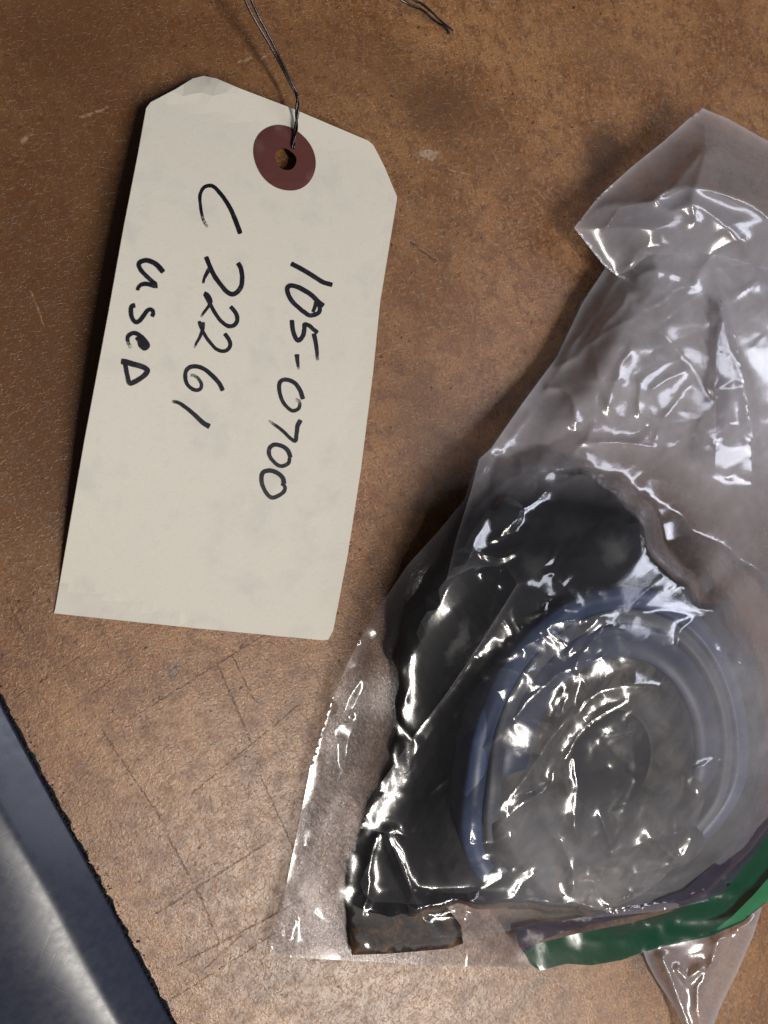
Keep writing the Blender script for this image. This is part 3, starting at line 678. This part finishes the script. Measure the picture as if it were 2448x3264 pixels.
def wrinkles(P, amp=1.0, seed=0, crum=1.0, keep=1.0):
    z = np.zeros(len(P)); g = np.random.default_rng(seed)
    Q = P+np.stack([vnoise(P, 45, 11)-.5, vnoise(P, 45, 12)-.5], 1)*16
    for pts, a, w in CR:
        lo = np.min(pts, 0)-w*6; hi = np.max(pts, 0)+w*6
        m = (P[:, 0] > lo[0]) & (P[:, 0] < hi[0]) & (P[:, 1] > lo[1]) & (P[:, 1] < hi[1])
        if not m.any(): continue
        d = dpoly(Q[m], catmull(pts, 4) if len(pts) > 2 else pts); w = w*1.15; rr = max(2.5, .20*w); dd = np.sqrt(d*d+rr*rr)-rr
        z[m] += .80*a*np.exp(-dd/w)*amp*keep
    z += amp*2.6*np.clip(1-(np.hypot(P[:, 0]-1604, P[:, 1]-1640)/66)**2, 0, 1)**1.3      # air trapped in a round bubble
    # crumple: sharp-crested noise
    W_ = P+np.stack([vnoise(P, 160, seed+21)-.5, vnoise(P, 160, seed+22)-.5], 1)*90
    loc = sstep((vnoise(P, 210, seed+5)-.42)/.35)
    for p0, r0 in (((1690, 2120), 260), ((1850, 2740), 240), ((1000, 2700), 170), ((1560, 1740), 130), ((2000, 1280), 240), ((2330, 2250), 140), ((1560, 2700), 180)): loc = np.maximum(loc, np.exp(-(np.hypot(*(P-np.array(p0)).T)/r0)**2))
    for wl, a, l in ((330, 1.0, 0), (150, .38, .5), (80, .20, .85), (42, .06, .9)):
        n = vnoise(W_, wl, seed+int(wl)); r = 1-np.abs(2*n-1); z += a*(r-.5)*crum*amp*(1-l+l*1.5*loc)
    z += .21*crum*amp*(.3+loc)*facets(P, seed+300)+.13*crum*amp*(.25+loc)*facets(P, seed+301, 2800)
    for i in range(int(240*crum)):
        c = np.array([g.uniform(900, 2500), g.uniform(700, 3000)]); an = g.choice([-.75, -.85, -.6, -.25, 1.35])+g.normal(0, .22); L = g.uniform(20, 60) if i % 3 else g.uniform(60, 170)
        v = np.array([math.cos(an), math.sin(an)])*L; a = g.uniform(.10, .30); w = g.uniform(6, 14)
        m = np.hypot(*(P-c).T) < L+w*5
        if m.any():
            d = dpoly(Q[m], [c-v, c+v]); z[m] += g.choice([1, 1, -1])*a*np.exp(-(np.sqrt(d*d+6)-2.4)/w)*amp
    return z
BAG = [(860, 3045), (868, 2985), (905, 2860), (950, 2640), (990, 2440), (1060, 2225), (1120, 2090), (1190, 1962), (1300, 1800), (1400, 1690), (1480, 1592), (1500, 1530), (1523, 1462), (1560, 1425), (1660, 1280), (1770, 1130), (1850, 960), (1935, 850), (1930, 770), (1990, 700), (2100, 655), (2210, 615), (2400, 665), (2700, 770), (2700, 2500), (2560, 2780), (2440, 2880), (2366, 2940), (2264, 2984), (2110, 3018), (1985, 3060), (1886, 3076), (1804, 3072), (1723, 3092), (1600, 3082), (1400, 3078), (1120, 3062), (1000, 3056)]
def plateau(P):
    ib = inside(P, BODYC); db = np.where(ib, 0, dpoly(P, BODYC, True))
    g = 17.0*sstep(1-db/190)*(.34+.66*sstep(np.where(ib, dpoly(P, LEFTB), 0)/430+.8*sstep((P[:, 0]-2000)/350)))*(1-.50*sstep((P[:, 1]-2520)/360))
    g = g+3.6*np.exp(-(((P[:, 0]-2110)/270)**2+((P[:, 1]-1960)/270)**2))
    g = g+3.6*np.exp(-(((P[:, 0]-2075)/215)**2+((P[:, 1]-2165)/215)**2))
    u = 11*np.exp(-(((P[:, 0]-2200)/520)**2+((P[:, 1]-1150)/560)**2))
    return np.maximum(g, u)+.2*np.minimum(g, u)
BODYC = np.array(body_poly)
def front_z(P, extra=0.):
    d = dpoly(P, BAG, True); m = inside(P, BAG); d = np.where(m, d, 0)
    ed = sstep(d/170)
    z = .9+lift(P)+np.maximum(plateau(P)*ed-.6*lift(P)*ed, 0)+(2.2+1.0*ed)
    z = z+np.clip((P[:, 0]-1090)/380, 0, 1.05)*5.5*sstep((P[:, 1]-2820)/120)*(1-sstep((P[:, 0]-1480)/170))
    return z+extra
def clear(P, z, gap):
    # the film never dips into the part it covers
    ib = inside(P, BODYC); db = dpoly(P, BODYC, True)
    zb = np.where(ib, zbody(P), 4.6+lift(P)+9.2*sstep((P[:, 0]-1740)/240))+.9+gap-1.3*np.where(ib, np.clip(1-db/45, 0, 1), 1)-np.where(ib, 0, db)*.06
    r = np.hypot(*((P-np.array([1978, 2440]))/np.array([450., 510.])).T)
    zb = np.maximum(zb, 18.3+gap-26*np.clip(r-.98, 0, 9)-10*sstep((P[:, 1]-2480)/380)-14*sstep((1640-P[:, 0])/220))
    return .5*(z+zb+np.sqrt((z-zb)**2+.5))
def film_obj(name, outline, step, zf, mat, parent, milk=None):
    P, Fc = fill(outline, step, [], step*1.2); z = zf(P)
    e1 = P[Fc[:, 1]]-P[Fc[:, 0]]; e2 = P[Fc[:, 2]]-P[Fc[:, 0]]
    Fc = np.where((e1[:, 0]*e2[:, 1]-e1[:, 1]*e2[:, 0] < 0)[:, None], Fc, Fc[:, ::-1])      # all faces up
    E_ = np.vstack([Fc[:, [0, 1]], Fc[:, [1, 2]], Fc[:, [2, 0]]]); C_ = np.array([0, 0, CAM_H])
    deg = np.bincount(E_.ravel(), minlength=len(P))
    for it in range(24):          # relax folds that have become too steep for a single sheet
        V = U(P[:, 0], P[:, 1], z); A_, B_, D_ = V[Fc[:, 0]], V[Fc[:, 1]], V[Fc[:, 2]]
        n = np.cross(B_-A_, D_-A_); n /= np.linalg.norm(n, axis=1)[:, None]+1e-12
        v = C_-A_; v /= np.linalg.norm(v, axis=1)[:, None]
        bad = (n*v).sum(1) < .42
        if not bad.any(): break
        m = np.zeros(len(P), bool); m[Fc[bad].ravel()] = True
        acc = np.bincount(E_[:, 0], z[E_[:, 1]], len(P))+np.bincount(E_[:, 1], z[E_[:, 0]], len(P))
        z = np.where(m, .35*z+.65*acc/np.maximum(deg, 1), z)
    print('film', name, len(P), 'steep', int(bad.sum()))
    V = U(P[:, 0], P[:, 1], z)
    o = mesh_obj(name, V, Fc, mat, parent)
    d = dpoly(P, outline, True); mk = np.ones(len(P)) if milk is None else milk(P)
    mk = mk+(3.5*np.exp(-d/22.) if name == 'front_film' else 1.0*np.exp(-d/8.))           # folded or heat-sealed margins are cloudier
    at = o.data.attributes.new('milk', 'FLOAT', 'POINT'); at.data.foreach_set('value', mk.astype(np.float32))
    return o
BC = U(1700, 2200, 0)
bag = empty('plastic_bag', (BC[0], BC[1], 0), 'crumpled clear plastic zip bag with green and violet seal at the right', 'plastic bag')
film_obj('back_film', BAG, 30, lambda P: .35+.92*lift(P)+.25*vnoise(P, 120, 2)+.5*wrinkles(P, .25, 90, .6, .3).clip(0, 2), M['film_back'], bag)
def zf_front(P):
    d = dpoly(P, BAG, True); crum = .45+.55*sstep((P[:, 0]-1350)/400)
    smooth_left = np.exp(-(((P[:, 0]-1400)/190)**2+((P[:, 1]-2150)/480)**2))
    return clear(P, np.maximum(front_z(P)+wrinkles(P, .9, 3, .55)*np.clip(d/60+.25, 0, 1)*(1-.88*smooth_left), .8), .5)
film_obj('front_film', BAG, 8, zf_front, M['film'], bag)
OVER = [(1527, 1464), (1565, 1430), (1665, 1286), (1776, 1136), (1856, 966), (1928, 856), (1915, 745), (1976, 660), (2089, 640), (2198, 596), (2288, 618), (2448, 700), (2700, 800), (2700, 2500), (2520, 2780), (2360, 2850), (2100, 2905), (1900, 2925), (1640, 2965), (1480, 2985), (1380, 2990), (1320, 2862), (1282, 2776), (1234, 2656), (1150, 2640), (1175, 2560), (1217, 2493), (1315, 2352), (1420, 2215), (1506, 2088), (1600, 1940), (1648, 1862), (1610, 1800), (1500, 1812), (1423, 1850), (1452, 1725), (1502, 1563)]
EDGE = [(1150, 2640), (1217, 2493), (1315, 2352), (1420, 2215), (1506, 2088), (1600, 1940), (1648, 1862)]
def zf_over(P):
    d = dpoly(P, OVER, True); e = dpoly(P, EDGE)
    z = clear(P, front_z(P, 1.6)+wrinkles(P, 1.0, 40, .9)*np.clip(d/50+.35, 0, 1)*(1-.6*np.exp(-(np.hypot(P[:, 0]-1300, P[:, 1]-2590)/160)**2))+1.2*np.exp(-e/18.)*sstep((2350-P[:, 1])/250)+4.2*sstep((2120-P[:, 1])/250)*np.exp(-(e/75)**2)+.6*np.exp(-e/16), 1.8)
    f = zf_front(P)+1.0
    return .5*(z+f+np.sqrt((z-f)**2+.3))
def milk_over(P):
    x, y = P[:, 0], P[:, 1]
    m = .20+.35*sstep((x-1480)/260)+5.2*sstep((1720-y)/400)+3.4*sstep((x-2100)/280)*sstep((2800-y)/400)+.25*np.exp(-(((x-1960)/260)**2+((y-2400)/300)**2))
    m += 1.4*sstep((y-2480)/250)*sstep((x-1480)/200)
    m -= 1.8*np.exp(-(((x-1800)/250)**2+((y-1720)/230)**2))
    return np.clip(m*(.8+.4*vnoise(P, 130, 31)), .2, 7)
film_obj('folded_film', OVER, 6.5, zf_over, M['film_over'], bag, milk_over)
# a doubled strip of film standing up at the right, its lower end turned to the light
STRIP = [(2296, 955), (2318, 975), (2345, 1080), (2372, 1220), (2388, 1310), (2396, 1500), (2388, 1532), (2350, 1535), (2310, 1522), (2278, 1511), (2283, 1400), (2283, 1274), (2287, 1141)]
def zf_strip(P):
    c = np.interp(P[:, 1], [955, 1141, 1300, 1520], [2306, 2322, 2335, 2338]); w = np.interp(P[:, 1], [955, 1141, 1300, 1520], [15, 40, 52, 58])
    u = np.clip((P[:, 0]-c)/w, -1, 1)
    return np.maximum(zf_over(P)+.9, np.interp(P[:, 1], [955, 1250, 1400, 1540], [17, 20, 21.5, 21.8])+2.0*(1-u*u)*np.interp(P[:, 1], [955, 1350, 1420], [1, 1, .15])+wrinkles(P, .7, 44, .8, .3))
film_obj('fold_strip', STRIP, 8, zf_strip, M['film_over'], bag, lambda P: 1.6+0*P[:, 0])
FLAP = [(1830, 726), (1905, 630), (2010, 535), (2110, 455), (2200, 375), (2240, 346), (2320, 378), (2448, 450), (2600, 520), (2700, 580), (2700, 900), (2560, 940), (2400, 920), (2260, 905), (2100, 935), (2000, 905), (1925, 846), (1880, 790)]
def zf_flap(P):
    d = dpoly(P, FLAP, True)
    return 9+7*sstep(d/220)+3*sstep((P[:, 0]-1900)/500)-2.5*sstep((P[:, 1]-700)/250)+wrinkles(P, 1.4, 60, .13)*np.clip(d/60+.2, 0, 1)
film_obj('top_flap', FLAP, 7, zf_flap, M['film_flap'], bag)
# seal bands
GR = [(1668, 3030), (1692, 3012), (1855, 2972), (2009, 2942), (2137, 2906), (2239, 2855), (2330, 2780), (2400, 2700), (2480, 2600), (2600, 2460), (2640, 2640), (2520, 2800), (2438, 2880), (2366, 2940), (2264, 2985), (2111, 3018), (2034, 3040), (1983, 3060), (1886, 3077), (1804, 3072), (1745, 3088), (1723, 3095), (1690, 3072)]
def seal_z(P, up): 
    return 6.0+5.0*sstep((P[:, 0]-1700)/700)+up+.8*np.sin(P[:, 0]*.011)+wrinkles(P, 1.0, 70, .8)+3*sstep((2960-P[:, 1])/120)
film_obj('green_band', GR, 10, lambda P: seal_z(P, 1.2), M['green'], bag)
GR2 = [(2262, 2976), (2330, 2925), (2400, 2855), (2470, 2775), (2560, 2680), (2600, 2700), (2540, 2790), (2445, 2872), (2366, 2933)]
film_obj('green_fold', GR2, 9, lambda P: seal_z(P, 3.0), M['green_light'], bag)
PU = [(1640, 2958), (1720, 2945), (1830, 2928), (2040, 2885), (2180, 2840), (2290, 2740), (2380, 2630), (2480, 2500), (2600, 2350), (2620, 2440), (2500, 2590), (2400, 2730), (2300, 2850), (2190, 2885), (2045, 2915), (1830, 2958), (1720, 3000), (1672, 3040), (1652, 3010)]
film_obj('seal_strip', PU, 10, lambda P: seal_z(P, 3.4)+1.0*np.exp(-np.abs(P[:, 1]-2940)/30), M['purple'], bag)
TAIL = [(2050, 3030), (2200, 2990), (2300, 2960), (2430, 2890), (2400, 2985), (2350, 3100), (2300, 3200), (2260, 3300), (2255, 3420), (2195, 3420), (2185, 3290), (2150, 3210), (2090, 3120), (2062, 3065)]
TCR = [[(2110, 3050), (2140, 3130), (2190, 3264), (2200, 3330)], [(2290, 3000), (2265, 3090), (2225, 3150), (2225, 3220), (2260, 3300)], [(2160, 3090), (2190, 3120), (2230, 3090)], [(2350, 2960), (2390, 2950)]]
def zf_tail(P):
    d = dpoly(P, TAIL, True); z = 1.6+1.5*sstep(d/50)+2.0*sstep((3060-P[:, 1])/80)+np.clip(P[:, 0]-2060, 0, 400)*.013
    for c in TCR: z = z+1.8*np.exp(-(np.sqrt(dpoly(P, c)**2+25)-5)/15)
    return z+wrinkles(P, .8, 80, .9)
film_obj('tail_film', TAIL, 7, zf_tail, M['film_tail'], bag)
